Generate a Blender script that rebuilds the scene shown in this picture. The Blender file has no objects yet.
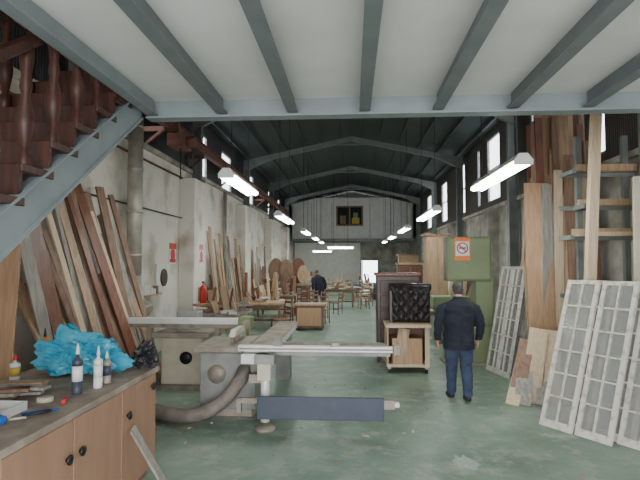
import bpy, bmesh, math, random
from mathutils import Vector, Matrix, Euler, noise
random.seed(7)
R=random.uniform
V=Vector

# ------------------------------------------------------------ materials
def mat(name,col,rough=.6,col2=None,scale=4.0,metal=0.0,bump=0.0,stretch=(1,1,1),emit=0,alpha=1,detail=6,lo=.35,hi=.65,spec=.5):
    m=bpy.data.materials.new(name); m.use_nodes=True
    nt=m.node_tree; p=nt.nodes['Principled BSDF']
    p.inputs['Base Color'].default_value=(*col,1)
    p.inputs['Roughness'].default_value=rough
    p.inputs['Metallic'].default_value=metal
    p.inputs['Specular IOR Level'].default_value=spec
    if alpha<1: p.inputs['Alpha'].default_value=alpha
    if emit:
        p.inputs['Emission Color'].default_value=(*col,1); p.inputs['Emission Strength'].default_value=emit
    if col2 or bump:
        tc=nt.nodes.new('ShaderNodeTexCoord'); mp=nt.nodes.new('ShaderNodeMapping')
        mp.inputs['Scale'].default_value=stretch
        nz=nt.nodes.new('ShaderNodeTexNoise'); nz.inputs['Scale'].default_value=scale; nz.inputs['Detail'].default_value=detail
        nt.links.new(tc.outputs['Object'],mp.inputs[0]); nt.links.new(mp.outputs[0],nz.inputs['Vector'])
        if col2:
            cr=nt.nodes.new('ShaderNodeValToRGB')
            cr.color_ramp.elements[0].position=lo; cr.color_ramp.elements[1].position=hi
            cr.color_ramp.elements[0].color=(*col,1); cr.color_ramp.elements[1].color=(*col2,1)
            nt.links.new(nz.outputs['Fac'],cr.inputs[0]); nt.links.new(cr.outputs[0],p.inputs['Base Color'])
        if bump:
            bp=nt.nodes.new('ShaderNodeBump'); bp.inputs['Strength'].default_value=bump; bp.inputs['Distance'].default_value=.02
            nt.links.new(nz.outputs['Fac'],bp.inputs['Height']); nt.links.new(bp.outputs[0],p.inputs['Normal'])
    return m
def wood(name,c1,c2,axis='z',rough=.6):
    st={'z':(9,9,.7),'y':(9,.7,9),'x':(.7,9,9)}[axis]
    return mat(name,c1,rough,c2,3.0,stretch=st,bump=.15)

def floor_mat():
    m=mat('painted_green_concrete',(.13,.235,.17),.4)
    nt=m.node_tree; p=nt.nodes['Principled BSDF']
    tc=nt.nodes.new('ShaderNodeTexCoord')
    n1=nt.nodes.new('ShaderNodeTexNoise'); n1.inputs['Scale'].default_value=.7; n1.inputs['Detail'].default_value=9; n1.inputs['Roughness'].default_value=.65
    n2=nt.nodes.new('ShaderNodeTexNoise'); n2.inputs['Scale'].default_value=3.5; n2.inputs['Detail'].default_value=12; n2.inputs['Roughness'].default_value=.7
    c1=nt.nodes.new('ShaderNodeValToRGB'); e=c1.color_ramp.elements
    e[0].position=.38; e[0].color=(.14,.22,.165,1); e[1].position=.64; e[1].color=(.30,.40,.32,1)
    c2=nt.nodes.new('ShaderNodeValToRGB'); e=c2.color_ramp.elements
    e[0].position=.50; e[0].color=(0,0,0,1); e[1].position=.66; e[1].color=(1,1,1,1)
    mx=nt.nodes.new('ShaderNodeMixRGB'); mx.inputs[2].default_value=(.46,.47,.39,1)
    ml=nt.nodes.new('ShaderNodeMath'); ml.operation='MULTIPLY'; ml.inputs[1].default_value=.7
    for n in (n1,n2): nt.links.new(tc.outputs['Object'],n.inputs['Vector'])
    nt.links.new(n1.outputs[0],c1.inputs[0]); nt.links.new(n2.outputs[0],c2.inputs[0])
    nt.links.new(c2.outputs[0],ml.inputs[0]); nt.links.new(ml.outputs[0],mx.inputs[0]); nt.links.new(c1.outputs[0],mx.inputs[1])
    nt.links.new(mx.outputs[0],p.inputs['Base Color'])
    mr=nt.nodes.new('ShaderNodeMapRange'); mr.inputs[3].default_value=.26; mr.inputs[4].default_value=.6
    nt.links.new(n1.outputs[0],mr.inputs[0]); nt.links.new(mr.outputs[0],p.inputs['Roughness'])
    return m
def ribbed(name,c1,c2,direction='Y',scale=6):
    m=mat(name,c1,.6)
    nt=m.node_tree; p=nt.nodes['Principled BSDF']
    tc=nt.nodes.new('ShaderNodeTexCoord'); w=nt.nodes.new('ShaderNodeTexWave'); w.bands_direction=direction
    w.inputs['Scale'].default_value=scale; w.inputs['Distortion'].default_value=.3
    cr=nt.nodes.new('ShaderNodeValToRGB'); cr.color_ramp.elements[0].color=(*c1,1); cr.color_ramp.elements[1].color=(*c2,1)
    nt.links.new(tc.outputs['Object'],w.inputs['Vector']); nt.links.new(w.outputs['Fac'],cr.inputs[0]); nt.links.new(cr.outputs[0],p.inputs['Base Color'])
    bp=nt.nodes.new('ShaderNodeBump'); bp.inputs['Strength'].default_value=.5; bp.inputs['Distance'].default_value=.05
    nt.links.new(w.outputs['Fac'],bp.inputs['Height']); nt.links.new(bp.outputs[0],p.inputs['Normal'])
    return m

M={}
M['floor']=floor_mat()
M['plaster']=mat('dirty_white_plaster',(.46,.40,.32),.9,(.78,.73,.65),1.3,bump=.3,lo=.3,hi=.52)
M['concrete']=mat('bare_concrete',(.24,.22,.19),.9,(.47,.44,.39),2.2,bump=.5)
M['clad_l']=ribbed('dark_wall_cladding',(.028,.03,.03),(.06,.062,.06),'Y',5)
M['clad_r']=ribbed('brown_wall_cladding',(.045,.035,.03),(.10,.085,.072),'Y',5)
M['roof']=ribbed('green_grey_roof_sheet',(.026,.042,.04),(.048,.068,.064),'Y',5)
M['purlin']=mat('dark_purlin_steel',(.03,.038,.038),.6)
M['truss']=mat('pale_grey_truss_paint',(.15,.165,.155),.6,(.20,.215,.205),3)
M['ceil']=mat('white_ceiling_board',(.63,.62,.61),.85,(.75,.74,.73),1.1,bump=.05)
M['joist']=mat('blue_grey_joist_paint',(.13,.15,.16),.55,(.16,.18,.19),4)
M['beam']=mat('light_grey_beam_paint',(.19,.225,.235),.5,(.23,.27,.28),3)
M['rust']=mat('red_oxide_steel',(.14,.055,.04),.7,(.21,.09,.065),5)
M['white']=mat('white_paint',(.68,.67,.63),.6,(.76,.75,.71),4)
M['pine']=wood('pale_pine',(.55,.41,.27),(.68,.54,.38))
M['oak']=wood('oak_board',(.34,.215,.13),(.48,.33,.21))
M['brown']=wood('brown_board',(.19,.11,.07),(.29,.175,.12))
M['redw']=wood('mahogany',(.14,.05,.03),(.23,.09,.05),rough=.4)
M['stairw']=wood('dark_red_brown_stair_wood',(.035,.013,.009),(.075,.026,.017),rough=.45)
M['dark']=wood('dark_walnut',(.035,.015,.013),(.075,.03,.026),rough=.4)
M['greyw']=wood('weathered_board',(.25,.225,.20),(.39,.355,.32))
M['ply']=wood('orange_plywood',(.40,.235,.13),(.50,.315,.19))
M['cab']=mat('beech_laminate',(.36,.205,.135),.5,(.41,.24,.16),2,stretch=(6,6,1))
M['worktop']=mat('dusty_worktop',(.24,.185,.15),.8,(.4,.33,.27),5)
M['cream']=mat('cream_enamel',(.58,.52,.40),.45,(.65,.60,.48),5)
M['mgrey']=mat('machine_grey_enamel',(.22,.22,.21),.5,(.31,.31,.29),4)
M['castiron']=mat('dusty_cast_iron',(.24,.205,.165),.5,(.37,.32,.26),6,metal=.2)
M['green']=mat('green_machine_enamel',(.16,.205,.10),.5,(.21,.255,.135),2)
M['bluegrey']=mat('navy_grey_panel',(.04,.052,.082),.45,(.058,.07,.10),3)
M['alu']=mat('aluminium_white',(.72,.73,.71),.35,(.82,.82,.79),6,metal=.1)
M['galv']=mat('galvanised_duct',(.36,.32,.27),.45,(.48,.43,.37),5,metal=.3)
M['hose']=mat('grey_flexible_hose',(.17,.145,.12),.6,(.26,.22,.19),8)
M['blue']=mat('turquoise_plastic_film',(.02,.28,.44),.25,(.08,.42,.58),6)
M['bblue']=mat('blue_plastic',(.01,.10,.40),.4)
M['black']=mat('black_plastic',(.012,.012,.014),.4)
M['wplast']=mat('white_plastic',(.72,.73,.72),.35)
M['red']=mat('red_enamel',(.55,.02,.015),.35)
M['orange']=mat('orange_print',(.8,.2,.03),.5)
M['yellow']=mat('yellow_print',(.5,.36,.06),.6)
M['leather']=mat('black_leather',(.022,.016,.018),.32)
M['glass']=mat('dusty_glass',(.42,.43,.41),.15,alpha=.38)
M['wglass']=mat('window_glass',(.7,.78,.82),.1,alpha=.12)
M['darkglass']=mat('dark_glass',(.02,.025,.02),.1)
M['frame']=mat('flaking_white_frame_paint',(.40,.35,.29),.8,(.68,.64,.57),14,lo=.3,hi=.5)
M['dframe']=mat('grey_frame_paint',(.2,.2,.185),.8,(.3,.3,.28),10)
M['tube']=mat('fluorescent_tube',(.93,1,.95),.5,emit=38)
M['skin']=mat('skin',(.5,.28,.2),.5)
M['hair']=mat('dark_grey_hair',(.03,.028,.026),.7,(.09,.085,.08),60)
M['navy']=mat('navy_jacket_cloth',(.010,.012,.022),.9,(.018,.02,.034),8,bump=.3)
M['denim']=mat('dark_denim',(.03,.042,.085),.9,(.048,.065,.115),9,bump=.2)
M['shoe']=mat('black_shoe_leather',(.012,.01,.01),.5)
M['card']=mat('cardboard',(.36,.23,.13),.9,(.42,.28,.17),3)
M['asphalt']=mat('outdoor_ground',(.25,.25,.24),.9,(.33,.33,.31),3)
M['wire']=mat('black_wire',(.02,.02,.02),.6)
M['stain']=mat('dried_white_paint_stain',(.55,.58,.53),.7,(.38,.46,.40),20)

# ------------------------------------------------------------ builder
class B:
    def __init__(s,name): s.bm=bmesh.new(); s.mats=[]; s.name=name
    def mi(s,m):
        m=M[m] if isinstance(m,str) else m
        if m not in s.mats: s.mats.append(m)
        return s.mats.index(m)
    def f(s,vs,m,smooth=False):
        try: f=s.bm.faces.new(vs)
        except ValueError: return None
        f.material_index=s.mi(m); f.smooth=smooth; return f
    def hexa(s,pts,m,bevel=0):
        v=[s.bm.verts.new(p) for p in pts]; fs=[]
        for q in ((0,3,2,1),(4,5,6,7),(0,1,5,4),(1,2,6,5),(2,3,7,6),(3,0,4,7)):
            fs.append(s.f([v[i] for i in q],m))
        if bevel:
            es=list({e for x in fs if x for e in x.edges})
            r=bmesh.ops.bevel(s.bm,geom=es,offset=bevel,segments=2,affect='EDGES',profile=.5)
            i=s.mi(m)
            for x in r['faces']: x.material_index=i
    def box(s,c,size,m,rot=None,bevel=0):
        c=V(c); h=V(size)/2
        R_=Euler(rot).to_matrix() if rot else Matrix.Identity(3)
        pts=[c+R_@V((x*h.x,y*h.y,z*h.z)) for x,y,z in ((-1,-1,-1),(1,-1,-1),(1,1,-1),(-1,1,-1),(-1,-1,1),(1,-1,1),(1,1,1),(-1,1,1))]
        s.hexa(pts,m,bevel)
    def bb(s,x0,x1,y0,y1,z0,z1,m,bevel=0):
        s.box(((x0+x1)/2,(y0+y1)/2,(z0+z1)/2),(abs(x1-x0),abs(y1-y0),abs(z1-z0)),m,bevel=bevel)
    def board(s,p0,p1,wd,w,t,m,bevel=0):
        p0=V(p0);p1=V(p1); d=(p1-p0).normalized(); wd=V(wd); wd=(wd-d*wd.dot(d)).normalized(); n=d.cross(wd)
        a=wd*w/2; b=n*t/2
        s.hexa([p0-a-b,p0+a-b,p0+a+b,p0-a+b,p1-a-b,p1+a-b,p1+a+b,p1-a+b],m,bevel)
    def loft(s,rings,m,cap=True,smooth=True):
        vr=[[s.bm.verts.new(p) for p in r] for r in rings]; n=len(vr[0])
        for a,b in zip(vr,vr[1:]):
            for i in range(n): s.f([a[i],a[(i+1)%n],b[(i+1)%n],b[i]],m,smooth)
        if cap: s.f(list(reversed(vr[0])),m); s.f(vr[-1],m)
    def tube(s,pts,rad,m,seg=12,cap=True,smooth=True,flat=None):
        pts=[V(p) for p in pts]
        if not isinstance(rad,(list,tuple)): rad=[rad]*len(pts)
        t0=(pts[1]-pts[0]).normalized(); up=V((0,0,1)) if abs(t0.z)<.9 else V((1,0,0))
        n=(up-t0*up.dot(t0)).normalized(); rings=[]
        for i,p in enumerate(pts):
            t=(pts[min(i+1,len(pts)-1)]-pts[max(i-1,0)]).normalized()
            n=(n-t*n.dot(t)).normalized(); b=t.cross(n)
            rings.append([p+(n*math.cos(2*math.pi*k/seg)+b*math.sin(2*math.pi*k/seg))*rad[i] for k in range(seg)])
        s.loft(rings,m,cap,smooth)
    def cyl(s,p0,p1,r,m,seg=16,r2=None): s.tube([p0,p1],[r,r if r2 is None else r2],m,seg)
    def lathe(s,prof,o,m,seg=16,axis=None):
        o=V(o); A=axis if axis else Matrix.Identity(3)
        s.loft([[o+A@V((r*math.cos(2*math.pi*k/seg),r*math.sin(2*math.pi*k/seg),z)) for k in range(seg)] for r,z in prof],m)
    def ell(s,c,r,m,seg=14,rings=8):
        c=V(c); rr=[]
        for j in range(1,rings):
            a=math.pi*j/rings
            rr.append([c+V((r[0]*math.sin(a)*math.cos(2*math.pi*k/seg),r[1]*math.sin(a)*math.sin(2*math.pi*k/seg),-r[2]*math.cos(a))) for k in range(seg)])
        s.loft(rr,m)
    def prism(s,poly,d,m):
        d=V(d); a=[s.bm.verts.new(V(p)) for p in poly]; b=[s.bm.verts.new(V(p)+d) for p in poly]; n=len(a)
        s.f(list(reversed(a)),m); s.f(b,m)
        for i in range(n): s.f([a[i],a[(i+1)%n],b[(i+1)%n],b[i]],m)
    def finish(s,origin=True):
        bmesh.ops.recalc_face_normals(s.bm,faces=s.bm.faces[:])
        me=bpy.data.meshes.new(s.name)
        o=V((0,0,0))
        if origin and s.bm.verts:
            xs=[v.co for v in s.bm.verts]
            o=V(((min(v.x for v in xs)+max(v.x for v in xs))/2,(min(v.y for v in xs)+max(v.y for v in xs))/2,min(v.z for v in xs)))
            for v in s.bm.verts: v.co-=o
        s.bm.to_mesh(me); s.bm.free()
        for m in s.mats: me.materials.append(m)
        ob=bpy.data.objects.new(s.name,me); ob.location=o; bpy.context.collection.objects.link(ob); return ob

def resample(pts,n):
    pts=[V(p) for p in pts]; out=[]
    P=[pts[0]*2-pts[1]]+pts+[pts[-1]*2-pts[-2]]
    for i in range(1,len(P)-2):
        for k in range(n):
            t=k/n; a,b,c,d=P[i-1:i+3]
            out.append(.5*((2*b)+(c-a)*t+(2*a-5*b+4*c-d)*t*t+(3*b-a-3*c+d)*t**3))
    out.append(pts[-1]); return out

# ------------------------------------------------------------ room shell
WX=4.3; YF=36.0; YN=-2.0
b=B('floor'); b.bb(-4.5,4.5,YN-.2,YF+.3,-.1,0,'floor'); b.finish()
b=B('ground'); b.bb(-15,15,-20,YN-.2,-.12,-.02,'asphalt'); b.bb(-15,15,YF+.3,50,-.12,-.02,'asphalt'); b.finish()

def upper(b,x0,x1,z0,z1,wins,m):
    y=YN
    for a,c,wz0,wz1 in wins:
        b.bb(x0,x1,y,a,z0,z1,m)
        if wz0>z0: b.bb(x0,x1,a,c,z0,wz0,m)
        if wz1<z1: b.bb(x0,x1,a,c,wz1,z1,m)
        y=c
    b.bb(x0,x1,y,YF+.2,z0,z1,m)
LW=[(9.3,10.1,4.5,5.7),(13.5,14.9,4.5,5.8),(16.6,18.0,4.5,5.8),(20.4,22.1,4.5,5.8),(26,27.2,4.5,5.8),(29.5,30.5,4.5,5.8)]
RW=[(7.5,7.9,3.9,5.8),(8.9,9.3,3.9,5.8),(10.9,11.25,3.9,5.8),(11.85,12.5,3.9,5.9),(15.1,16.5,3.9,5.95),(17.4,17.8,3.9,5.9),(19.7,21.1,3.9,5.9),(23.4,24.8,3.9,5.8),(28,29.5,3.9,5.8)]
b=B('wall_left')
b.bb(-4.5,-WX,YN,YF+.2,0,4.4,'plaster')
for y in (12.2,18.2,24.2,30.2): b.bb(-WX,-3.92,y,y+.95,0,4.1,'plaster')
b.bb(-WX,-4.22,YN,YF,4.34,4.44,'concrete')
b.cyl((-4.22,13.9,0),(-4.22,13.9,4.34),.06,'galv'); b.cyl((-4.2,16.3,0),(-4.2,16.3,4.34),.06,'galv')
b.cyl((-4.24,5,4.1),(-4.24,12.2,4.1),.025,'rust',8); b.cyl((-4.24,5,3.1),(-4.24,12.2,3.1),.015,'wire',8)
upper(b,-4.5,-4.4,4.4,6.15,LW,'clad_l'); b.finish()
b=B('wall_right')
b.bb(WX,4.5,YN,YF+.2,0,3.65,'concrete')
b.bb(4.2,WX,YN,YF,3.58,3.68,'concrete')
for y in (15,21,27): b.bb(4.02,WX,y,y+.5,0,3.6,'concrete')
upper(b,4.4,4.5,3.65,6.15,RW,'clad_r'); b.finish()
n=0
for side,L in ((-1,LW),(1,RW)):
    for a,c,z0,z1 in L:
        n+=1; b=B('window_%d'%n); x=side*4.45
        b.bb(x-.03,x+.03,a,a+.05,z0,z1,'dframe'); b.bb(x-.03,x+.03,c-.05,c,z0,z1,'dframe')
        b.bb(x-.03,x+.03,a+.05,c-.05,z0,z0+.05,'dframe'); b.bb(x-.03,x+.03,a+.05,c-.05,z1-.05,z1,'dframe')
        b.bb(x-.02,x+.02,a+.05,c-.05,(z0+z1)/2-.02,(z0+z1)/2+.02,'dframe')
        b.bb(x-.005,x+.005,a+.05,c-.05,z0+.05,z1-.05,'wglass'); b.finish()
b=B('wall_far')
b.bb(-4.5,.6,YF,YF+.2,0,3.5,'white'); b.bb(1.9,4.5,YF,YF+.2,0,3.5,'concrete'); b.bb(.6,1.9,YF,YF+.2,2.2,3.5,'concrete')
b.prism([(-4.5,YF,3.5),(4.5,YF,3.5),(4.5,YF,6.1),(0,YF,7.1),(-4.5,YF,6.1)],(0,.2,0),'white'); b.finish()
b=B('door_1'); 
b.bb(.6,.68,YF-.04,YF-.005,0,2.2,'dframe'); b.bb(1.82,1.9,YF-.04,YF-.005,0,2.2,'dframe'); b.bb(.68,1.82,YF-.04,YF-.005,2.1,2.2,'dframe')
b.bb(.69,.75,YF-1.1,YF-.04,.02,2.08,'dframe'); b.finish()
b=B('wall_near')
b.bb(-4.5,-3.2,YN-.2,YN,0,6.1,'plaster'); b.bb(3.4,4.5,YN-.2,YN,0,6.1,'plaster'); b.bb(-3.2,3.4,YN-.2,YN,3.3,6.1,'plaster')
b.prism([(-4.5,YN-.2,6.1),(4.5,YN-.2,6.1),(0,YN-.2,7.1)],(0,.2,0),'clad_l'); b.finish()
b=B('roof')
for sd in (-1,1):
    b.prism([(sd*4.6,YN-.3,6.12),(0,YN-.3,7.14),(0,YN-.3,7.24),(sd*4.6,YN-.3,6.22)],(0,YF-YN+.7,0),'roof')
    for k in range(6):
        x=sd*(.35+k*.75); z=7.14-abs(x)*1.02/4.6
        b.bb(x-.03,x+.03,YN,YF,z-.13,z,'purlin')
b.finish()
for y in (7.2,13.05,19.3,25.3,31.3):
    b=B('roof_truss')
    for sd in (-1,1):
        cx=sd*4.12
        if y<10: b.bb(sd*4.05,sd*4.24,y-.08,y+.08,0 if sd>0 else 4.44,5.75,'truss')
        else:
            z0=4.1 if sd<0 and y<13.2 else 0
            b.bb(cx-.11,cx+.11,y-.01,y+.01,z0,5.75,'truss'); 
            b.bb(cx-.12,cx-.10,y-.08,y+.08,z0,5.75,'truss'); b.bb(cx+.10,cx+.12,y-.08,y+.08,z0,5.75,'truss')
        b.prism([(sd*4.24,y-.07,5.5),(sd*3.3,y-.07,5.98),(0,y-.07,6.70),(0,y-.07,6.88),(sd*4.24,y-.07,5.98)],(0,.14,0),'truss')
    b.bb(-.9,.9,y-.03,y+.03,6.54,6.6,'truss')
    b.finish()
b=B('crane_rail_beam'); 
b.bb(-4.0,-3.86,5.2,31,4.86,4.88,'rust'); b.bb(-3.94,-3.92,5.2,31,4.88,5.08,'rust'); b.bb(-4.0,-3.86,5.2,31,5.08,5.1,'rust')
for y in (7.2,10.2,13.05,16.2,19.3,22.3,25.3,28.3): b.bb(-4.4,-3.94,y-.04,y+.04,4.76,4.86,'rust'); b.board((-4.4,y,4.45),(-3.96,y,4.8),(0,1,0),.06,.05,'rust')
b.bb(-4.05,-3.7,10.6,11.3,4.55,4.84,'rust',bevel=.03); b.cyl((-3.72,10.95,4.7),(-3.5,10.95,4.7),.13,'rust'); b.bb(-3.85,-3.83,10.75,10.85,4.84,5.22,'rust'); b.cyl((-3.85,10.95,4.56),(-3.85,10.95,4.0),.012,'wire',6); b.tube(resample([(-3.85,10.95,4.0),(-3.85,11.0,3.93),(-3.85,10.95,3.87),(-3.85,10.9,3.92)],5),.012,'black',6); b.finish()

# ------------------------------------------------------------ mezzanine above
b=B('ceiling'); 
b.bb(-1.93,WX,YN,4.62,3.53,3.66,'ceil'); b.finish()
b=B('mezzanine_steel_frame')
for k in range(-1,9):
    x=-1.21+.665*k
    if x>4.25: continue
    mm='beam' if k==-1 else 'joist'
    b.bb(x-.05,x+.05,YN+.02,4.55,3.385,3.40,mm); b.bb(x-.012,x+.012,YN+.02,4.55,3.40,3.525,mm)
b.bb(-1.93,WX-.01,4.52,4.66,3.35,3.365,'beam'); b.bb(-1.93,WX-.01,4.60,4.62,3.365,3.66,'beam'); b.bb(-1.93,WX-.01,4.55,4.7,3.66,3.675,'beam')
b.finish()

# ------------------------------------------------------------ staircase
b=B('staircase')
sl=3.4/4.7
def sz(y): return 3.48-(4.5-y)*sl
for x in (-1.99,-2.9):
    b.prism([(x-.02,4.5,3.36),(x-.02,4.5,3.62),(x-.02,-.2,sz(-.2)+.14),(x-.02,-.2,0),(x-.02,.1,sz(.1)-.14)],(.05,0,0),'beam')
    for dz in (-.13,.13):
        b.board((x+.01,4.48,sz(4.48)+dz+.0),(x+.01,.15,sz(.15)+dz),(1,0,0),.09,.015,'beam')
for i in range(16):
    y=4.4-i*.285; z=sz(y)+.02
    if z<.1: break
    b.bb(-2.88,-1.945,y-.16,y+.16,z+.14,z+.19,'stairw',bevel=.006); b.bb(-2.88,-1.96,y+.12,y+.15,z+.19,z+.39,'stairw')
for i in range(16):
    y=4.35-i*.285; z=sz(y)+.19
    if z>2.9 and i<1: continue
    pr=[(.022,0),(.042,.02),(.042,.12),(.025,.15),(.052,.3),(.055,.36),(.025,.5),(.038,.55),(.028,.62),(.042,.72),(.042,.8)]
    if i%6==1:
        b.bb(-2.06,-1.96,y-.05,y+.05,z-.02,z+.95,'stairw',bevel=.008); b.lathe([(.03,0),(.055,.05),(.045,.1),(.01,.13)],(-2.01,y,z+.95),'stairw')
    else: b.lathe(pr,(-2.01,y,z),'stairw',12)
b.board((-2.01,4.4,sz(4.4)+1.02),(-2.01,.05,sz(.05)+1.02),(1,0,0),.08,.07,'stairw',.01)
for i in range(14):
    y=4.2-i*.3; b.lathe(pr,(-2.86,y,sz(y)+.2),'stairw',10)
b.board((-2.86,4.4,sz(4.4)+1.02),(-2.86,.05,sz(.05)+1.02),(1,0,0),.08,.07,'stairw',.01)
b.finish()

# ------------------------------------------------------------ lamps
def lamp(x,y0,y1,z):
    b=B('pendant_fluorescent_lamp')
    b.prism([(x-.05,y0,z+.09),(x+.05,y0,z+.09),(x+.12,y0,z),(x-.12,y0,z)],(0,y1-y0,0),'white')
    for dx in (-.06,.06): b.cyl((x+dx,y0+.03,z-.025),(x+dx,y1-.03,z-.025),.034,'tube',10)
    b.bb(x-.11,x+.11,y0,y0+.02,z-.05,z,'white'); b.bb(x-.11,x+.11,y1-.03,y1,z-.05,z,'white')
    zr=7.1-abs(x)*1.02/4.6
    for y in (y0+.3,y1-.3): b.cyl((x,y,z+.08),(x,y,zr),.008,'wire',6)
    b.finish()
lamp(-1.72,6.7,8.5,3.2)
for a,c in ((12.4,15),(18.8,21.2),(24,26.4),(29,31)): lamp(-1.85,a,c,3.2)
lamp(2.03,6.0,8.2,3.2)
for a,c in ((11.4,14.2),(17.3,20),(23,25.5),(28.5,30.5)): lamp(1.93,a,c,3.2)
for xx,yy in ((-1.2,24),(-2.6,32.6)):  # second one, near the end wall, is an added lamp to brighten that wall
    b=B('pendant_fluorescent_lamp'); b.bb(xx,xx+1.3,yy,yy+.2,2.72,2.8,'white'); b.cyl((xx+.05,yy+.1,2.69),(xx+1.25,yy+.1,2.69),.045,'tube')
    zt=6.8 if yy<30 else 3.37
    b.cyl((xx+.3,yy+.1,2.8),(xx+.3,yy+.1,zt),.008,'wire',6); b.cyl((xx+1,yy+.1,2.8),(xx+1,yy+.1,zt),.008,'wire',6); b.finish()

# ------------------------------------------------------------ far office
b=B('upstairs_office')
Y=33.4
b.bb(-4.0,4.0,Y,Y+.1,3.5,5.9,'white'); b.prism([(-4.0,Y,5.9),(4.0,Y,5.9),(2.4,Y,6.3),(-2.4,Y,6.3)],(0,.1,0),'white')
b.bb(-4.0,4.0,Y-1.3,YF-.02,3.38,3.5,'truss')
for x in (-2.7,-1.35,1.2,2.6): b.bb(x-.015,x+.015,Y-.01,Y,3.5,5.95,'dframe')
b.bb(-1.05,.75,Y-.04,Y,4.4,5.75,'brown'); b.bb(-.95,-.2,Y-.05,Y-.04,4.5,5.65,'darkglass'); b.bb(-.1,.65,Y-.05,Y-.04,4.5,5.65,'darkglass')
b.bb(-.8,-.4,Y-.055,Y-.05,4.55,5.1,'brown'); b.bb(0,.5,Y-.055,Y-.05,4.55,4.95,'yellow'); b.bb(.1,.4,Y-.055,Y-.05,4.95,5.3,'green')
for x in (-3.9,3.9): b.bb(x-.06,x+.06,Y,Y+.12,0,3.38,'truss')
b.finish()

# ------------------------------------------------------------ foreground cabinet
b=B('low_cupboard')
b.bb(-2.98,-1.90,1.9,4.74,.08,.95,'cab'); b.bb(-2.95,-1.94,1.95,4.70,0,.08,'brown')
b.bb(-3.0,-1.86,1.88,4.77,.95,1.0,'worktop',bevel=.005)
ys=[4.73,4.02,3.31,2.6,1.91]
for a,c in zip(ys,ys[1:]): b.bb(-1.90,-1.875,c+.008,a-.008,.1,.94,'cab',bevel=.003)
for y,z in ((3.39,.7),(3.23,.7),(4.62,.84),(4.12,.72),(2.5,.7),(1.99,.7)):
    b.lathe([(.014,0),(.014,.012),(.034,.02),(.034,.03),(.01,.036)],(-1.875,y,z),'black',14,Matrix.Rotation(math.pi/2,3,'Y'))
b.finish()
b=B('leaning_offcut'); b.board((-1.60,4.35,0.005),(-1.82,4.1,.62),(0,1,0),.09,.02,'greyw'); b.finish()

def crumple(name,c,r,m,seed,amp=.25):
    b=B(name); bmesh.ops.create_icosphere(b.bm,subdivisions=5,radius=1); i=b.mi(m)
    for f in b.bm.faces: f.material_index=i
    for v in b.bm.verts:
        p=v.co.copy(); q=p*2.2+V((seed,seed*2,0))
        k=1+amp*(noise.noise(q)+.6*abs(noise.noise(q*2.7))+.35*abs(noise.noise(q*6)))
        v.co=V((p.x*r[0]*k,p.y*r[1]*k,max(p.z,-.45)*r[2]*k))
    zm=min(v.co.z for v in b.bm.verts)
    for v in b.bm.verts: v.co=v.co+V(c)-V((0,0,zm))
    b.finish()
crumple('plastic_bag',(-2.42,4.36,1.002),(.33,.15,.20),'blue',3.1,.5)
crumple('rubbish_bag',(-1.96,4.66,1.002),(.10,.07,.13),'black',9.7,.5)
def tubebottle(name,x,y,h,r,m,cap,label):
    b=B(name); z=1.001
    b.lathe([(r*.97,0),(r,.01),(r,h*.25)],(x,y,z),m,18); b.lathe([(r*1.01,h*.25),(r*1.01,h*.55)],(x,y,z),label,18)
    b.lathe([(r,h*.55),(r,h*.66),(r*.6,h*.70),(r*.35,h*.72),(r*.32,h*.78)],(x,y,z),m,18)
    b.lathe([(r*.4,h*.78),(r*.36,h*.84),(r*.12,h)],(x,y,z),cap,12); b.finish()
tubebottle('silicone_cartridge',-2.09,3.72,.38,.038,'bluegrey','wplast','wplast')
tubebottle('silicone_cartridge',-2.02,3.9,.33,.034,'wplast','wplast','wplast')
tubebottle('spray_can',-2.03,4.06,.26,.036,'galv','wplast','bluegrey')
tubebottle('silicone_cartridge',-2.92,4.62,.37,.038,'orange','black','black')
tubebottle('glue_bottle',-2.78,4.0,.24,.04,'wplast','red','yellow')
b=B('plastic_tray'); b.bb(-2.55,-2.2,3.05,3.3,1.001,1.01,'wplast'); 
for q in ((-2.55,-2.54,3.05,3.3),(-2.21,-2.2,3.05,3.3),(-2.54,-2.21,3.05,3.06),(-2.54,-2.21,3.29,3.3)): b.bb(*q,1.01,1.06,'wplast')
b.finish()
b=B('cordless_drill'); b.tube([(-2.28,2.78,1.06),(-2.1,2.88,1.06),(-2.06,2.90,1.06)],[.038,.038,.02],'bblue'); b.cyl((-2.05,2.905,1.06),(-1.97,2.95,1.06),.008,'galv')
b.board((-2.24,2.8,1.05),(-2.22,2.7,1.03),(0,0,1),.04,.04,'black'); b.box((-2.22,2.66,1.03),(.09,.08,.055),'black',bevel=.006); b.finish()
b=B('pliers'); b.tube([(-2.1,3.10,1.02),(-2.0,3.21,1.02),(-1.96,3.27,1.02)],[.008,.012,.004],'black',8); b.tube([(-2.14,3.15,1.02),(-2.0,3.22,1.02),(-1.95,3.26,1.02)],[.008,.012,.004],'bblue',8); b.finish()
b=B('wood_offcuts')
for i in range(12):
    z=1.002+.022*(i//3)
    x=R(-2.72,-2.5); y=3.4+.12*(i%3)+R(0,.03); a=R(-.25,.35)
    b.box((x,y+.05,z+.01),(R(.35,.6),R(.08,.14),.02),['greyw','brown','greyw','oak'][i%4],(0,0,a))
b.finish()
b=B('masking_tape_roll'); b.lathe([(.03,0),(.055,0),(.055,.03),(.03,.03)],(-2.2,3.5,1.001),'cream',20); b.finish()
b=B('screwdriver'); b.cyl((-2.02,3.42,1.02),(-2.06,3.52,1.02),.015,'red',10); b.cyl((-2.06,3.52,1.02),(-2.10,3.63,1.02),.004,'galv',8); b.finish()
b=B('cloth_rag'); g=[]
for j in range(13):
    g.append([b.bm.verts.new((-2.75+.022*i+.01*noise.noise(V((i,j,0))*.4),3.05+.018*j,1.004+.035*abs(noise.noise(V((i*.35,j*.35,5)))))) for i in range(11)])
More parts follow.
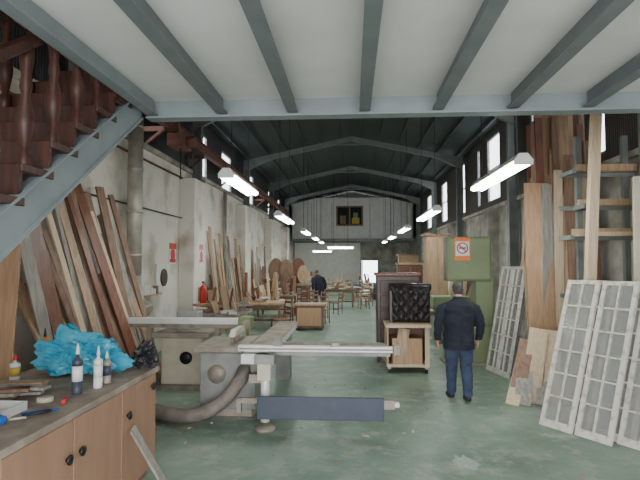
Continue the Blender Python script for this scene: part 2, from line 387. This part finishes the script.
for j in range(12):
    for i in range(10): b.f([g[j][i],g[j][i+1],g[j+1][i+1],g[j+1][i]],'greyw',True)
b.finish()

# ------------------------------------------------------------ left: leaning timber, plywood, duct
b=B('plywood_sheet'); b.board((-3.9,5.0,0.0),(-3.92,5.2,2.25),(1,0,0),.68,.03,'ply'); b.finish()
b=B('leaning_timber_stack')
ms=['oak','greyw','brown','brown','redw','greyw','oak','pine']
for i in range(44):
    y=5.95+i*.055+R(-.03,.03); h=R(2.3,3.3) if i%3 else R(1.5,2.4)
    xb=R(-3.6,-3.15); xt=-4.22+R(0,.1)
    b.board((xb,y+R(-.0,.2),.01),(xt+.05,y-R(.0,.3),h),(.3,1,0),R(.07,.2),R(.02,.045),ms[i%8])
b.finish()
b=B('dust_extraction_duct')
P_=[(-4.02,9.0,4.7),(-4.02,9.0,3.0),(-4.02,9.0,1.75)]
b.tube(P_,.135,'galv',20)
for z in (2.1,2.9,3.7,4.5): b.lathe([(.145,0),(.145,.05)],(-4.02,9.0,z),'galv',20)
b.tube(resample([(-4.02,9.0,1.78),(-4.0,9.0,1.5),(-3.9,8.95,1.25),(-3.7,8.9,1.1)],6),.13,'galv',16)
b.cyl((-4.15,9.35,0),(-4.15,9.35,4.7),.03,'rust',10); b.bb(-4.2,-3.95,8.9,9.1,1.0,1.03,'castiron'); b.finish()

b=B('spindle_moulder')
b.bb(-3.5,-1.72,7.62,7.78,1.04,1.13,'alu',bevel=.01); b.bb(-3.5,-1.72,7.64,7.76,.98,1.04,'castiron')
b.box((-1.64,7.7,1.06),(.2,.26,.2),'green',bevel=.02); b.cyl((-1.60,7.55,1.06),(-1.60,7.50,1.06),.06,'castiron')
b.bb(-3.1,-2.2,7.62,8.5,.82,.9,'castiron',bevel=.01); b.bb(-3.0,-2.35,7.75,8.4,.08,.82,'cream',bevel=.02); b.bb(-3.05,-2.3,7.7,8.45,0,.08,'castiron')
b.bb(-3.2,-3.12,7.65,7.75,0,.98,'castiron'); b.bb(-2.12,-2.05,7.65,7.75,0,.98,'castiron'); b.box((-2.66,8.1,1.05),(.35,.3,.3),'mgrey',bevel=.02)
b.lathe([(.1,0),(.1,.015),(.02,.02)],(-2.6,7.75,.5),'black',16,Matrix.Rotation(math.pi/2,3,'X'))
b.finish()

# ------------------------------------------------------------ sliding table saw
b=B('sliding_table_saw')
b.bb(-1.98,-1.25,6.45,7.4,.1,.82,'mgrey',bevel=.015); b.bb(-1.93,-1.3,6.5,7.35,0,.1,'castiron')
b.bb(-2.05,-1.38,6.35,7.42,.84,.9,'castiron',bevel=.008)
b.bb(-1.33,-1.02,5.95,9.3,.78,.9,'alu',bevel=.01); b.bb(-1.34,-1.01,6.3,9.2,.901,.915,'worktop'); b.bb(-1.28,-1.08,6.3,9.0,.62,.78,'mgrey')
b.bb(-1.3,-1.06,8.5,8.8,0,.62,'mgrey'); b.bb(-1.35,-1.34,7.5,8.7,.86,.9,'worktop')
b.bb(-1.62,-1.6,6.7,7.1,.9,1.02,'castiron')
b.prism([(-1.64,6.6,1.0),(-1.64,7.3,1.0),(-1.64,7.2,1.08),(-1.64,6.75,1.08)],(.08,0,0),'cream')
b.bb(-1.38,.48,6.02,6.10,.92,.99,'alu',bevel=.006); b.bb(-1.36,.48,6.0,6.02,.945,.965,'castiron')
b.box((.53,6.06,.955),(.09,.12,.12),'castiron',bevel=.008); b.box((-.9,6.06,1.02),(.1,.1,.07),'mgrey'); b.box((-.2,6.06,1.01),(.08,.1,.05),'castiron')
b.bb(-1.05,.46,6.12,6.18,.86,.9,'mgrey'); b.bb(.38,.44,6.14,6.9,.86,.9,'mgrey'); b.bb(-1.0,.44,6.86,6.92,.86,.9,'castiron')
b.cyl((-1.04,6.0,.1),(-1.04,6.0,.9),.055,'alu',16); b.box((-1.04,6.0,.84),(.24,.2,.12),'mgrey',bevel=.01); b.lathe([(.13,0),(.13,.03),(.06,.06)],(-1.04,6.0,0),'castiron')
b.box((-1.04,5.93,.70),(.16,.1,.2),'cream',bevel=.01); b.bb(-1.24,-1.04,6.0,6.1,.55,.65,'castiron'); b.bb(-1.08,-1.0,6.0,6.5,.2,.28,'mgrey')
b.bb(-1.10,.36,5.78,5.82,.19,.45,'bluegrey',bevel=.006); b.bb(-1.07,-1.01,5.82,6.0,.35,.41,'alu'); b.bb(-1.07,-1.01,5.82,6.0,.22,.27,'alu')
b.box((.42,5.8,.38),(.12,.06,.1),'castiron'); b.box((.50,5.8,.38),(.06,.05,.05),'alu')
b.box((-1.33,5.9,.32),(.05,.08,.16),'castiron'); b.bb(-1.33,-1.1,5.88,5.92,.34,.4,'castiron')
b.lathe([(.12,0),(.12,.02),(.03,.03)],(-1.75,6.44,.55),'castiron',18,Matrix.Rotation(math.pi/2,3,'X'))
hp=resample([(-1.38,6.42,.62),(-1.42,6.25,.50),(-1.6,6.12,.28),(-1.9,6.1,.13),(-2.3,6.2,.1),(-2.8,6.6,.1),(-3.0,7.2,.1)],22)
b.tube(hp,[.09 if i%2 else .077 for i in range(len(hp))],'hose',14); b.finish()
b=B('timber_offcut_pile')
for i in range(14):
    b.box((R(-2.75,-2.45),R(5.15,5.75),.03+.035*(i%5)),(R(.3,.6),R(.06,.14),.03),random.choice(['greyw','brown','pine','oak']),(0,0,R(-.5,.5)))
b.finish()

# ------------------------------------------------------------ people
def human(name,loc,rotz,vox,top,bend=0,legs=((-.10,.14),(.10,-.12)),arm=.06,scale=1.0,wide=1.0):
    b=B('tmp'); m='navy'
    def er(z,cy,rx,ry,n=20,cx=0): return [V((cx+rx*math.cos(2*math.pi*k/n),cy+ry*math.sin(2*math.pi*k/n),z)) for k in range(n)]
    b.loft([er(z,cy,rx*wide,ry*wide) for z,cy,rx,ry in ((.74,-.005,.19,.14),(.755,-.005,.202,.152),(.82,-.005,.205,.155),(.90,0,.2,.15),(1.0,0,.195,.145),(1.1,-.005,.198,.14),(1.22,-.01,.21,.145),(1.32,-.01,.215,.14),(1.39,-.01,.2,.125),(1.435,-.005,.155,.1))]+[er(1.47,-.005,.085,.082),er(1.505,-.005,.078,.078)],m)
    b.loft([er(*q) for q in ((1.42,0,.058,.06),(1.56,.01,.055,.06))],m)
    b.loft([er(*q) for q in ((1.495,.055,.03,.035),(1.51,.04,.047,.06),(1.54,.022,.06,.08),(1.58,.012,.07,.092),(1.62,.004,.079,.1),(1.66,-.002,.08,.103),(1.69,-.004,.07,.09),(1.71,-.004,.05,.065),(1.722,-.004,.025,.035))],m)
    b.loft([er(1.565,.11,.016,.014),er(1.575,.112,.017,.02),er(1.61,.098,.010,.012)],m)
    for sx in (-1,1):
        w=wide
        b.ell((sx*.082,.0,1.60),(.012,.02,.033),m,10,6)
        b.tube([(sx*.15*w,0,1.375),(sx*.215*w,-.005,1.335),(sx*.255*w,-.03,1.22),(sx*.275*w,-.045,1.1),(sx*.278*w,-.02,.99),(sx*.268*w,arm,.87)],[.065,.08,.073,.064,.06,.05],m,14)
        W=V((sx*.266*w,arm+.005,.865)); d=V((-sx*.06,.12,-1)).normalized(); n=V((sx,0,0)); f=V((0,1,0))
        def pr(t,w_,h): 
            c=W+d*t; return [c+f*w_*math.cos(2*math.pi*k/12)+n*h*math.sin(2*math.pi*k/12) for k in range(12)]
        b.loft([pr(-.02,.03,.024),pr(.02,.034,.02),pr(.06,.044,.018),pr(.09,.042,.015)],m)
        for o,L in ((.034,.07),(.012,.078),(-.011,.072),(-.033,.056)):
            p=W+d*.083+f*o; q=p+d*L*.5-n*.006; e=q+(d-n*.6+f*.1).normalized()*L*.3; e2=e+(d*.5-n).normalized()*L*.25
            b.tube([p,q,e,e2],[.0105,.0098,.009,.0075],m,8)
        p=W+d*.025+f*.028; b.tube([p,p+d*.03+f*.03-n*.008,p+d*.06+f*.036-n*.018],[.014,.012,.009],m,8)
    for hx,fy in legs:
        sx=1 if hx>0 else -1
        b.tube([(sx*.085,0,.9),(sx*.1,fy*.2,.75),(hx,fy*.5+.03,.49),(hx,fy*.9,.28),(hx,fy,.09)],[.105,.108,.084,.075,.068],m,16)
        b.tube([(hx,fy-.07,.05),(hx,fy-.02,.055),(hx,fy+.06,.05),(hx*1.1,fy+.14,.038),(hx*1.15,fy+.19,.03)],[.03,.046,.046,.044,.025],m,12)
    ob=b.finish(False); r=ob.modifiers.new('r','REMESH'); r.mode='VOXEL'; r.voxel_size=vox
    s=ob.modifiers.new('s','SMOOTH'); s.factor=.5; s.iterations=2
    dg=bpy.context.evaluated_depsgraph_get(); me=bpy.data.meshes.new_from_object(ob.evaluated_get(dg)); bpy.data.objects.remove(ob)
    me.name=name; me.materials.clear()
    for k in (top,'denim','skin','hair','shoe','wplast'): me.materials.append(M[k])
    me.validate()
    bm=bmesh.new(); bm.from_mesh(me)
    for v in bm.verts:
        if .1<v.co.z<1.45 and not (v.co.z<.87 and abs(v.co.x)>.22*wide):
            q=v.co; k=noise.noise(V((q.x*5,q.y*5,q.z*13)))+.5*noise.noise(V((q.x*11,q.y*11,q.z*24)))
            c=V((q.x*.7,q.y*.7,q.z)); dn=(q-c); 
            if dn.length>1e-4: v.co+=dn.normalized()*k*.011
    for f in bm.faces:
        c=f.calc_center_median(); x,y,z=c; f.smooth=True
        if z>1.51:
            hair=(z>1.665) or (y<.035 and z>1.60) or (y<-.015 and z>1.54)
            if abs(x)>.084 and z<1.64: hair=False
            f.material_index=3 if hair else 2
        elif z<.865 and abs(x)>.225*wide and not(z<.7 and abs(x)<.2): f.material_index=2
        elif z<.075: f.material_index=4
        elif z<.75: f.material_index=1
        else: f.material_index=0
    for v in bm.verts:
        if v.co.z<0.004: v.co.z=0
        if v.co.z>1.45:
            a=-.18*min(1,(v.co.z-1.45)/.08); dy=v.co.y; dz=v.co.z-1.45
            v.co.y=dy*math.cos(a)-dz*math.sin(a); v.co.z=1.45+dy*math.sin(a)+dz*math.cos(a)
    for sx in (-1,1):
        for rr,yy,mi_ in ((.011,.120,5),(.006,.127,4)):
            r=bmesh.ops.create_uvsphere(bm,u_segments=8,v_segments=6,radius=rr,matrix=Matrix.Translation((sx*.031,yy,1.594)))
            for v in r['verts']:
                for f in v.link_faces: f.material_index=mi_
    if bend:
        for v in bm.verts:
            t=max(0,min(1,(v.co.z-.85)/.3))
            if v.co.z>.6 and (t>0 or abs(v.co.x)>.21):
                if abs(v.co.x)>.21: t=max(t,.8)
                a=-bend*t; dy=v.co.y; dz=v.co.z-.92
                v.co.y=dy*math.cos(a)-dz*math.sin(a); v.co.z=.92+dy*math.sin(a)+dz*math.cos(a)
    bm.to_mesh(me); bm.free()
    o=bpy.data.objects.new(name,me); o.location=loc; o.rotation_euler=(0,0,rotz); o.scale=(scale,)*3
    bpy.context.collection.objects.link(o); return o
human('man_walking',(1.55,7.45,0),.08,.008,'navy',wide=1.13,scale=.99,legs=((-.085,.12),(.095,-.10)))
human('worker_bending',(-1.35,22.6-1.9,0),.5,.012,'navy',bend=.35)

# ------------------------------------------------------------ crate, tufted seat, dresser
b=B('wooden_trolley')
x0,x1,y0,y1=.62,1.38,9.1,9.8
for x in (x0+.05,x1-.05):
    for y in (y0+.06,y1-.06):
        b.cyl((x-.02,y,.045),(x+.02,y,.045),.045,'black'); b.box((x,y,.1),(.05,.06,.05),'galv')
b.bb(x0,x1,y0,y1,.12,.17,'pine'); b.bb(x0,x0+.03,y0,y1,.17,.82,'oak'); b.bb(x1-.08,x1,y0,y0+.05,.17,.82,'pine'); b.bb(x1-.03,x1,y0+.05,y1,.17,.82,'ply')
b.bb(x0+.03,x1-.03,y1-.02,y1,.17,.82,'brown'); b.bb(x0-.02,x1+.03,y0-.03,y1+.02,.82,.88,'pine',bevel=.005)
b.bb(x0+.1,x1-.12,y0+.08,y1-.1,.17,.62,'ply'); b.board((x0+.2,y0+.02,.17),(x0+.32,y0+.05,.8),(1,0,0),.2,.02,'oak')
b.finish()
b=B('tufted_leather_seat')
X0,X1,Z0,Z1,YY=.72,1.44,.882,1.56,9.4
nx,nz=68,70; g=[]
for j in range(nz+1):
    row=[]
    for i in range(nx+1):
        u=i/nx; w=j/nz; x=X0+u*(X1-X0); z=Z0+w*(Z1-Z0)
        a=u*4+w*3; c=u*4-w*3
        k=abs(math.sin(math.pi*a/1))*abs(math.sin(math.pi*c/1))
        edge=min(1,min(u,1-u,w,1-w)*8)
        row.append(b.bm.verts.new((x,YY-.14*edge**.5*(.5+.5*k**.45),z)))
    g.append(row)
for j in range(nz):
    for i in range(nx): b.f([g[j][i],g[j][i+1],g[j+1][i+1],g[j+1][i]],'leather',True)
b.bb(X0,X1,YY,YY+.3,Z0,Z1,'leather',bevel=.05); b.tube([(X0-.03,YY+.08,Z1-.03),(X1+.03,YY+.08,Z1-.03)],.07,'leather',14); b.bb(X0-.02,X0+.02,YY-.05,YY+.25,Z0,Z1-.1,'dark')
b.finish()
b=B('dark_dresser')
b.bb(.5,1.34,10.1,10.7,.1,1.72,'dark',bevel=.01); b.bb(.46,1.38,10.06,10.74,1.72,1.78,'redw',bevel=.012)
for k in range(5): b.bb(.56,1.28,10.07,10.1,.18+k*.3,.43+k*.3,'dark',bevel=.01); b.ell((.92,10.05,.3+k*.3),(.02,.02,.02),'galv')
for x in (.54,1.3):
    for y in (10.15,10.65): b.lathe([(.02,0),(.04,.05),(.04,.1)],(x,y,0),'redw')
b.finish()

# ------------------------------------------------------------ bandsaw
b=B('bandsaw')
b.bb(1.86,2.72,9.95,10.35,1.62,2.50,'green',bevel=.03); b.bb(1.9,2.68,9.92,9.95,1.66,2.46,'green',bevel=.01)
b.bb(2.42,2.78,10.0,10.4,.7,1.7,'green',bevel=.02); b.bb(1.86,2.78,9.95,10.45,.04,.75,'green',bevel=.03); b.bb(1.8,2.84,9.9,10.5,0,.05,'castiron')
b.bb(1.75,2.45,9.8,10.5,.88,.93,'castiron',bevel=.008); b.box((2.1,10.15,.82),(.2,.25,.14),'castiron'); b.bb(2.02,2.035,10.13,10.15,.93,1.62,'galv'); b.bb(2.05,2.12,10.12,10.2,1.25,1.65,'mgrey')
b.lathe([(.11,0),(.11,.02),(.03,.03)],(2.1,9.95,.4),'black',18,Matrix.Rotation(math.pi/2,3,'X'))
b.bb(2.0,2.3,9.905,9.92,2.03,2.48,'orange'); b.bb(2.02,2.28,9.900,9.905,2.12,2.4,'wplast')
tor=[(2.15+.1*math.cos(t*math.pi/12),9.895,2.27+.1*math.sin(t*math.pi/12)) for t in range(25)]
b.tube(tor,.012,'red',6,cap=False); b.board((2.08,9.895,2.34),(2.22,9.895,2.2),(0,1,0),.008,.022,'red'); b.bb(2.08,2.22,9.893,9.9,2.26,2.285,'black')
b.finish()

# ------------------------------------------------------------ glazed frames
def leaf(b,p,wd,up,w,h,cols,rows,mf,mg,st=.06,mu=.025,t=.04):
    p=V(p); wd=V(wd).normalized(); up=V(up).normalized()
    def bar(a0,c0,a1,c1,width,axis): 
        b.board(p+wd*a0+up*c0,p+wd*a1+up*c1,axis,width,t,mf)
    bar(st/2,0,st/2,h,st,wd); bar(w-st/2,0,w-st/2,h,st,wd)
    bar(st,st*.9,w-st,st*.9,st*1.8,up); bar(st,h-st/2,w-st,h-st/2,st,up)
    iw=w-2*st
    for i in range(1,cols): bar(st+iw*i/cols,st*1.8,st+iw*i/cols,h-st,mu,wd)
    for j in range(1,rows):
        z=st*1.8+(h-st*2.8)*j/rows; bar(st,z,w-st,z,mu,up)
    b.board(p+wd*(w/2)+up*st*1.7,p+wd*(w/2)+up*(h-st*.9),wd,iw,.006,mg)
wd=V((.49,-.75,0)).normalized(); nrm=V((.75,.49,0)).normalized()
up=(V((.05,0,1.72))+nrm*.54).normalized()
for k,(o,back) in enumerate(((0,0),(.45,0.02),(.86,.16),(.1,.12),(.55,.2))):
    b=B('glazed_window_frame'); leaf(b,V((2.31,6.42,.0))+wd*o+nrm*back,wd,up,.42 if k<2 else .46,1.86,2,6,'frame','glass',.05,.02); b.finish()
wd2=V((.22,-1,0)).normalized(); n2=V((1,.22,0)).normalized(); up2=(V((0,0,1.9))+n2*.36).normalized()
for o,back,mm in ((0,0,'frame'),(.34,.0,'frame'),(.1,.12,'dframe'),(.45,.13,'dframe')):
    b=B('glazed_window_frame'); leaf(b,V((2.50,9.6,0))+wd2*o+n2*back,wd2,up2,.45,1.95,2,6,mm,'glass',.05,.02); b.finish()

# ------------------------------------------------------------ right-hand timber
b=B('timber_offcuts_leaning')
for i in range(12):
    x=2.22+i*.07; b.board((x,7.35-R(0,.2),.008),(x+.2+R(0,.2),7.75,R(.45,1.0)),(1,-.3,0),R(.1,.26),.022,random.choice(['oak','greyw','brown','pine','greyw']))
b.finish()
b=B('standing_timber_stack')
for x,h,w,mm in ((3.0,2.0,.3,'oak'),(3.08,3.35,.42,'ply'),(3.38,3.0,.34,'oak')):
    b.board((x,8.35,0.01),(x+.08,8.75,h),(1,0,0),w,.03,mm)
for i in range(48):
    x=3.12+(i%16)*.062+R(-.02,.02); row=i//16; y=8.45+row*.22+R(-.05,.05); h=(R(2.4,4.2),R(3.4,4.6),R(4.2,5.2))[row]
    b.board((x,y,0.01),(min(x+R(.0,.14),4.1),y+.25,h),(1,R(-.3,.3),0),R(.08,.2),R(.025,.05),random.choice(['brown','oak','ply','brown','brown','redw','oak','pine','greyw']))
b.finish()
b=B('cantilever_timber_rack')
for x in (3.42,4.1): b.bb(x-.04,x+.04,7.71,7.79,0,3.9,'truss')
for z in (1.5,2.35,2.8,3.3): b.bb(3.1,4.2,7.66,7.71,z-.03,z+.03,'truss')
for z,xx in ((2.35,3.1),(2.8,3.3),(3.3,3.15)): b.bb(xx,xx+.05,7.3,7.66,z-.03,z+.03,'truss')
for z,k in ((2.38,4),(2.83,5),(3.33,4)):
    for i in range(k): b.bb(3.25+R(0,.3),4.15,7.5+i*.04,7.53+i*.04,z,z+R(.05,.12),random.choice(['oak','pine','brown']))
b.board((3.0,6.75,0),(3.34,6.95,4.3),(1,0,0),.12,.1,'pine'); b.board((3.2,7.1,0),(3.42,7.25,3.8),(1,0,0),.09,.07,'oak'); b.finish()
b=B('white_door_leaf'); b.board((3.72,6.5,0),(3.86,6.7,3.1),(1,0,0),.42,.05,'cream'); 
for z in (.4,1.3,2.2): b.board((3.72+z*.045,6.465+z*.065,z),(3.72+(z+.7)*.045,6.465+(z+.7)*.065,z+.7),(1,0,0),.25,.02,'white')
b.finish()
b=B('grey_panel_stack')
for k in range(4): b.board((3.35+k*.07,5.6+k*.05,0),(3.85+k*.07,5.9+k*.05,1.7+k*.08),(.5,-.75,0),.7,.025,['greyw','dframe','brown','greyw'][k])
b.finish()
b=B('timber_plank_stack')
for i in range(9): b.board((3.9+R(-.1,.05),10.6+i*.22,0.01),(4.15,10.7+i*.22,R(2.0,3.2)),(0,1,0),R(.1,.2),.03,random.choice(['brown','oak','ply','greyw']))
b.finish()

# ------------------------------------------------------------ left wall fittings
b=B('framed_oval_mirror')
b.bb(-4.29,-4.26,10.7,11.5,1.35,1.95,'white',bevel=.004); b.lathe([(.2,0),(.2,.02),(.17,.02)],(-4.26,11.1,1.65),'dark',20,Matrix.Rotation(math.pi/2,3,'Y')); b.finish()
b=B('fire_extinguisher')
b.lathe([(.06,0),(.085,.02),(.085,.45),(.06,.53),(.025,.56),(.025,.6)],(-3.80,12.6,.85),'red',18); b.box((-3.80,12.6,1.48),(.04,.12,.05),'black')
b.tube(resample([(-3.8,12.65,1.46),(-3.72,12.72,1.3),(-3.72,12.7,1.0)],5),.012,'black',8); b.bb(-3.918,-3.88,12.55,12.65,1.0,1.35,'galv'); b.finish()
def sign(name,x,y,z,w,h):
    b=B(name); b.bb(x,x+.01,y,y+w,z,z+h,'wplast'); b.bb(x+.01,x+.012,y,y+w,z+h*.72,z+h,'red'); b.bb(x+.01,x+.012,y+.03,y+w-.03,z+.04,z+.12,'red')
    b.lathe([(w*.33,0),(w*.33,.004),(w*.22,.004)],(x+.01,y+w/2,z+h*.45),'red',18,Matrix.Rotation(math.pi/2,3,'Y')); b.finish()
sign('safety_sign',-4.295,11.5,1.95,.45,.5); sign('safety_sign',-3.915,12.6,1.95,.35,.5)
b=B('wall_shelf'); b.bb(-4.295,-4.1,9.8,10.6,1.3,1.33,'oak')
for i in range(5): b.bb(-4.25,-4.15,9.85+i*.15,9.93+i*.15,1.33,1.33+R(.1,.25),random.choice(['white','brown','oak','wplast']))
b.finish()

# ------------------------------------------------------------ furniture clutter mid hall
def table(name,x,y,w,d,h,mt,ml,t=.04,extra=None):
    b=B(name); b.bb(x-w/2,x+w/2,y-d/2,y+d/2,h-t,h,mt,bevel=.006)
    b.bb(x-w/2+.08,x+w/2-.08,y-d/2+.06,y+d/2-.06,h-t-.1,h-t,ml)
    for sx in (-1,1):
        for sy in (-1,1):
            b.bb(x+sx*(w/2-.08)-.035,x+sx*(w/2-.08)+.035,y+sy*(d/2-.08)-.035,y+sy*(d/2-.08)+.035,0,h-t,ml)
    b.bb(x-w/2+.08,x+w/2-.08,y-.03,y+.03,.2,.26,ml)
    if extra: extra(b,x,y,w,d,h)
    b.finish()
def junk(n,hmax=.5,upright=.5):
    def f(b,x,y,w,d,h):
        for i in range(n):
            px=x+R(-.42,.42)*w; py=y+R(-.4,.4)*d
            if R(0,1)<upright: b.board((px,py,h),(px+R(-.15,.15),py+R(-.1,.1),h+R(.2,hmax)),(1,R(-1,1),0),R(.04,.18),.03,random.choice(['oak','redw','brown','pine','ply','greyw']))
            else: b.box((px,py,h+.03+.05*(i%3)),(R(.1,.5),R(.05,.3),.05),random.choice(['oak','pine','brown','greyw','bluegrey','card','white']),(0,0,R(-1,1)))
    return f
def discs(b,x,y,w,d,h):
    junk(6,.3)(b,x,y,w,d,h)
    for dx,dy,r,mm in ((-.55,.2,.42,'brown'),(-.05,.1,.40,'brown'),(.45,.25,.42,'redw'),(.7,-.1,.3,'oak')):
        A=Matrix.Rotation(math.pi/2-.12,3,'X')@Matrix.Diagonal((.8,1.35,1))
        b.lathe([(r*.96,-.02),(r,-.005),(r,.012),(r*.96,.02)],(x+dx,y+dy,h+r*1.34),mm,32,A)
def chair(x,y,r,m,z=0):
    b=B('wooden_chair'); 
    b.box((0,0,.45),(.44,.42,.04),m,bevel=.01)
    for sx in (-.19,.19):
        b.tube([(sx,.18,0),(sx,.18,.44)],[.018,.024],m,8); b.tube([(sx,-.18,0),(sx,-.18,.45),(sx*.95,-.24,.95)],[.018,.024,.018],m,8); b.cyl((sx,-.17,.2),(sx,.17,.2),.012,m,6)
    for zz in (.62,.76,.91): b.box((0,-.18-.06*(zz-.45)/.5,zz),(.36,.02,.06),m)
    b.cyl((-.19,0,.2),(.19,0,.2),.012,m,6)
    o=b.finish(); o.location=(x,y,z); o.rotation_euler=(0,0,r)
table('workbench',-3.0,11.2,1.2,1.5,.88,'worktop','oak',.07,junk(22,.6,.45))
table('workbench',-2.85,22.0,2.0,1.3,1.05,'worktop','brown',.07,discs)
table('workbench',-2.7,15.2,1.3,1.4,.8,'oak','brown',.06,junk(30,.9,.7))
table('workbench',-2.8,18.6,1.4,1.2,.8,'oak','brown',.06,junk(26,.8,.65))
table('work_table',-.6,22.5,1.4,.9,.8,'green','brown',.04,junk(10,.45,.4)); table('work_table',.3,29,1.8,.9,.8,'pine','brown',.04,junk(14,.6,.4))
table('work_table',-2.9,28,1.6,1.0,.8,'pine','oak',.04,junk(14,.8,.5)); table('work_table',-.9,26.6,1.3,.8,.8,'pine','oak',.04,junk(10,.6,.5))
table('work_table',.5,25.4,1.0,.7,.75,'white','brown',.04,junk(6,.4,.3))
b=B('leaning_boards')
for i in range(26):
    y=13.45+i*.17; 
    if y>17.6: break
    b.board((R(-3.75,-3.55),y,.01),(-4.02+R(0,.06),y+R(-.15,.15),R(1.6,3.0)),(0,1,0),R(.1,.28),.03,random.choice(['oak','brown','ply','greyw','redw']))
b.finish()
b=B('leaning_boards')
for i in range(12):
    y=19.8+i*.3; b.board((R(-4.05,-3.95),y,.01),(-4.05,y+R(-.2,.2),R(1.6,2.8)),(0,1,0),R(.15,.3),.03,random.choice(['oak','brown','ply','greyw','redw']))
b.finish()
b=B('wooden_chest'); b.bb(-1.65,-.85,14.6,15.3,.08,.72,'redw',bevel=.01); b.bb(-1.7,-.8,14.55,15.35,.72,.77,'oak',bevel=.008); b.bb(-1.6,-.9,14.58,14.6,.14,.66,'ply')
for x in (-1.6,-.9): b.bb(x-.04,x+.04,14.62,14.7,0,.08,'dark'); b.bb(x-.04,x+.04,15.2,15.28,0,.08,'dark')
b.finish()
for q in ((-1.75,16.9,.5,'redw'),(-1.1,17.6,2.4,'oak'),(-.6,19.2,1.2,'brown'),(-1.8,20.0,3.6,'redw'),(-1.0,16.4,4.4,'brown'),(-1.5,18.7,.3,'brown'),(-1.9,13.5,2.2,'redw'),(.5,21.5,.3,'oak'),(.7,23,2,'brown'),(.3,27.4,1,'brown')): chair(*q)
b=B('wardrobe_carcass'); b.bb(2.15,2.75,14.6,15.2,.06,2.75,'ply',bevel=.01); b.bb(2.1,2.8,14.55,15.25,2.75,2.82,'brown'); b.bb(2.18,2.44,14.57,14.6,.15,2.65,'oak'); b.bb(2.47,2.72,14.57,14.6,.15,2.65,'oak'); b.bb(2.15,2.75,14.65,15.15,0,.06,'dark'); b.finish()
b=B('thickness_planer'); b.bb(2.0,2.9,12.4,13.2,.1,.75,'mgrey',bevel=.02); b.bb(1.8,3.1,12.45,13.15,.75,.8,'castiron'); b.bb(2.0,2.9,12.5,13.1,.8,1.15,'green',bevel=.03); b.bb(2.05,2.85,12.45,13.15,0,.1,'castiron'); b.finish()
b=B('wardrobe_carcass'); b.bb(1.7,2.6,18.6,19.3,0.05,1.9,'brown',bevel=.01); b.bb(1.65,2.65,18.55,19.35,1.9,1.97,'oak'); b.bb(1.75,2.55,18.65,19.25,0,.05,'dark'); b.bb(1.76,2.13,18.57,18.6,.12,1.82,'redw'); b.bb(2.17,2.54,18.57,18.6,.12,1.82,'redw'); b.finish()
b=B('wardrobe_carcass'); b.bb(2.2,3.1,23.6,24.3,0.05,2.3,'oak',bevel=.01); b.bb(2.15,3.15,23.55,24.35,2.3,2.37,'brown'); b.bb(2.26,2.63,23.57,23.6,.12,2.2,'ply'); b.bb(2.67,3.04,23.57,23.6,.12,2.2,'ply'); b.finish()
b=B('panel_stack')
for i in range(5): b.board((3.5+R(-.2,.1),16+i*.8,0.01),(3.95,16.1+i*.8,R(1.6,2.9)),(0,1,0),R(.4,.7),.04,random.choice(['oak','ply','brown','greyw','white']))
b.finish()
b=B('storage_shelving')
for x in (-3.6,-2.2):
    for y in (31.8,32.4): b.bb(x-.03,x+.03,y-.03,y+.03,0,1.4,'rust')
for z in (.4,1.1): 
    b.bb(-3.65,-2.15,31.75,32.45,z-.03,z,'pine')
    for k in range(6): b.box((-3.4+k*.2,32.1,z+.14),(.15,.4,.28),random.choice(['card','oak','bblue','white','brown']))
b.finish()
b=B('oil_drum'); b.lathe([(.28,0),(.29,.02),(.28,.28),(.295,.3),(.28,.32),(.28,.6),(.295,.62),(.28,.64),(.29,.86),(.27,.88)],(1.4,27,0),'bluegrey',24); b.finish()
b=B('paint_stain')
ring=[V((1.12+.12*math.cos(a)*(1+.5*noise.noise(V((math.cos(a),math.sin(a),0))*3)),5.15+.16*math.sin(a)*(1+.6*noise.noise(V((math.cos(a),math.sin(a),3))*3)),.002)) for a in [k*math.pi/16 for k in range(32)]]
b.f([b.bm.verts.new(p) for p in ring],'stain'); b.finish()
b=B('sawdust_scraps')
for i in range(90): b.box((R(-2.4,2.2),R(4.5,12),.006),(R(.02,.08),R(.01,.03),.01),random.choice(['pine','oak','greyw']),(0,0,R(0,3)))
b.finish()

# ------------------------------------------------------------ lights, world, camera
def area(name,loc,rot,sx,sy,e,col):
    l=bpy.data.lights.new(name,'AREA'); l.shape='RECTANGLE'; l.size=sx; l.size_y=sy; l.energy=e; l.color=col
    o=bpy.data.objects.new(name,l); o.location=loc; o.rotation_euler=rot; bpy.context.collection.objects.link(o)
area('doorway_daylight',(0.1,-2.6,1.7),(math.radians(94),0,0),6.2,3.0,430,(1,.98,.96))
w=bpy.data.worlds.new('overcast_sky'); bpy.context.scene.world=w; w.use_nodes=True
bg=w.node_tree.nodes['Background']; bg.inputs[0].default_value=(.87,.93,1,1); bg.inputs[1].default_value=6
cam=bpy.data.cameras.new('camera'); co=bpy.data.objects.new('camera',cam); bpy.context.collection.objects.link(co)
co.location=(0,0,2.0); co.rotation_euler=(math.radians(92.52),0,math.radians(3.66)); cam.lens=28.1; cam.sensor_width=36; cam.clip_end=200
bpy.context.scene.camera=co
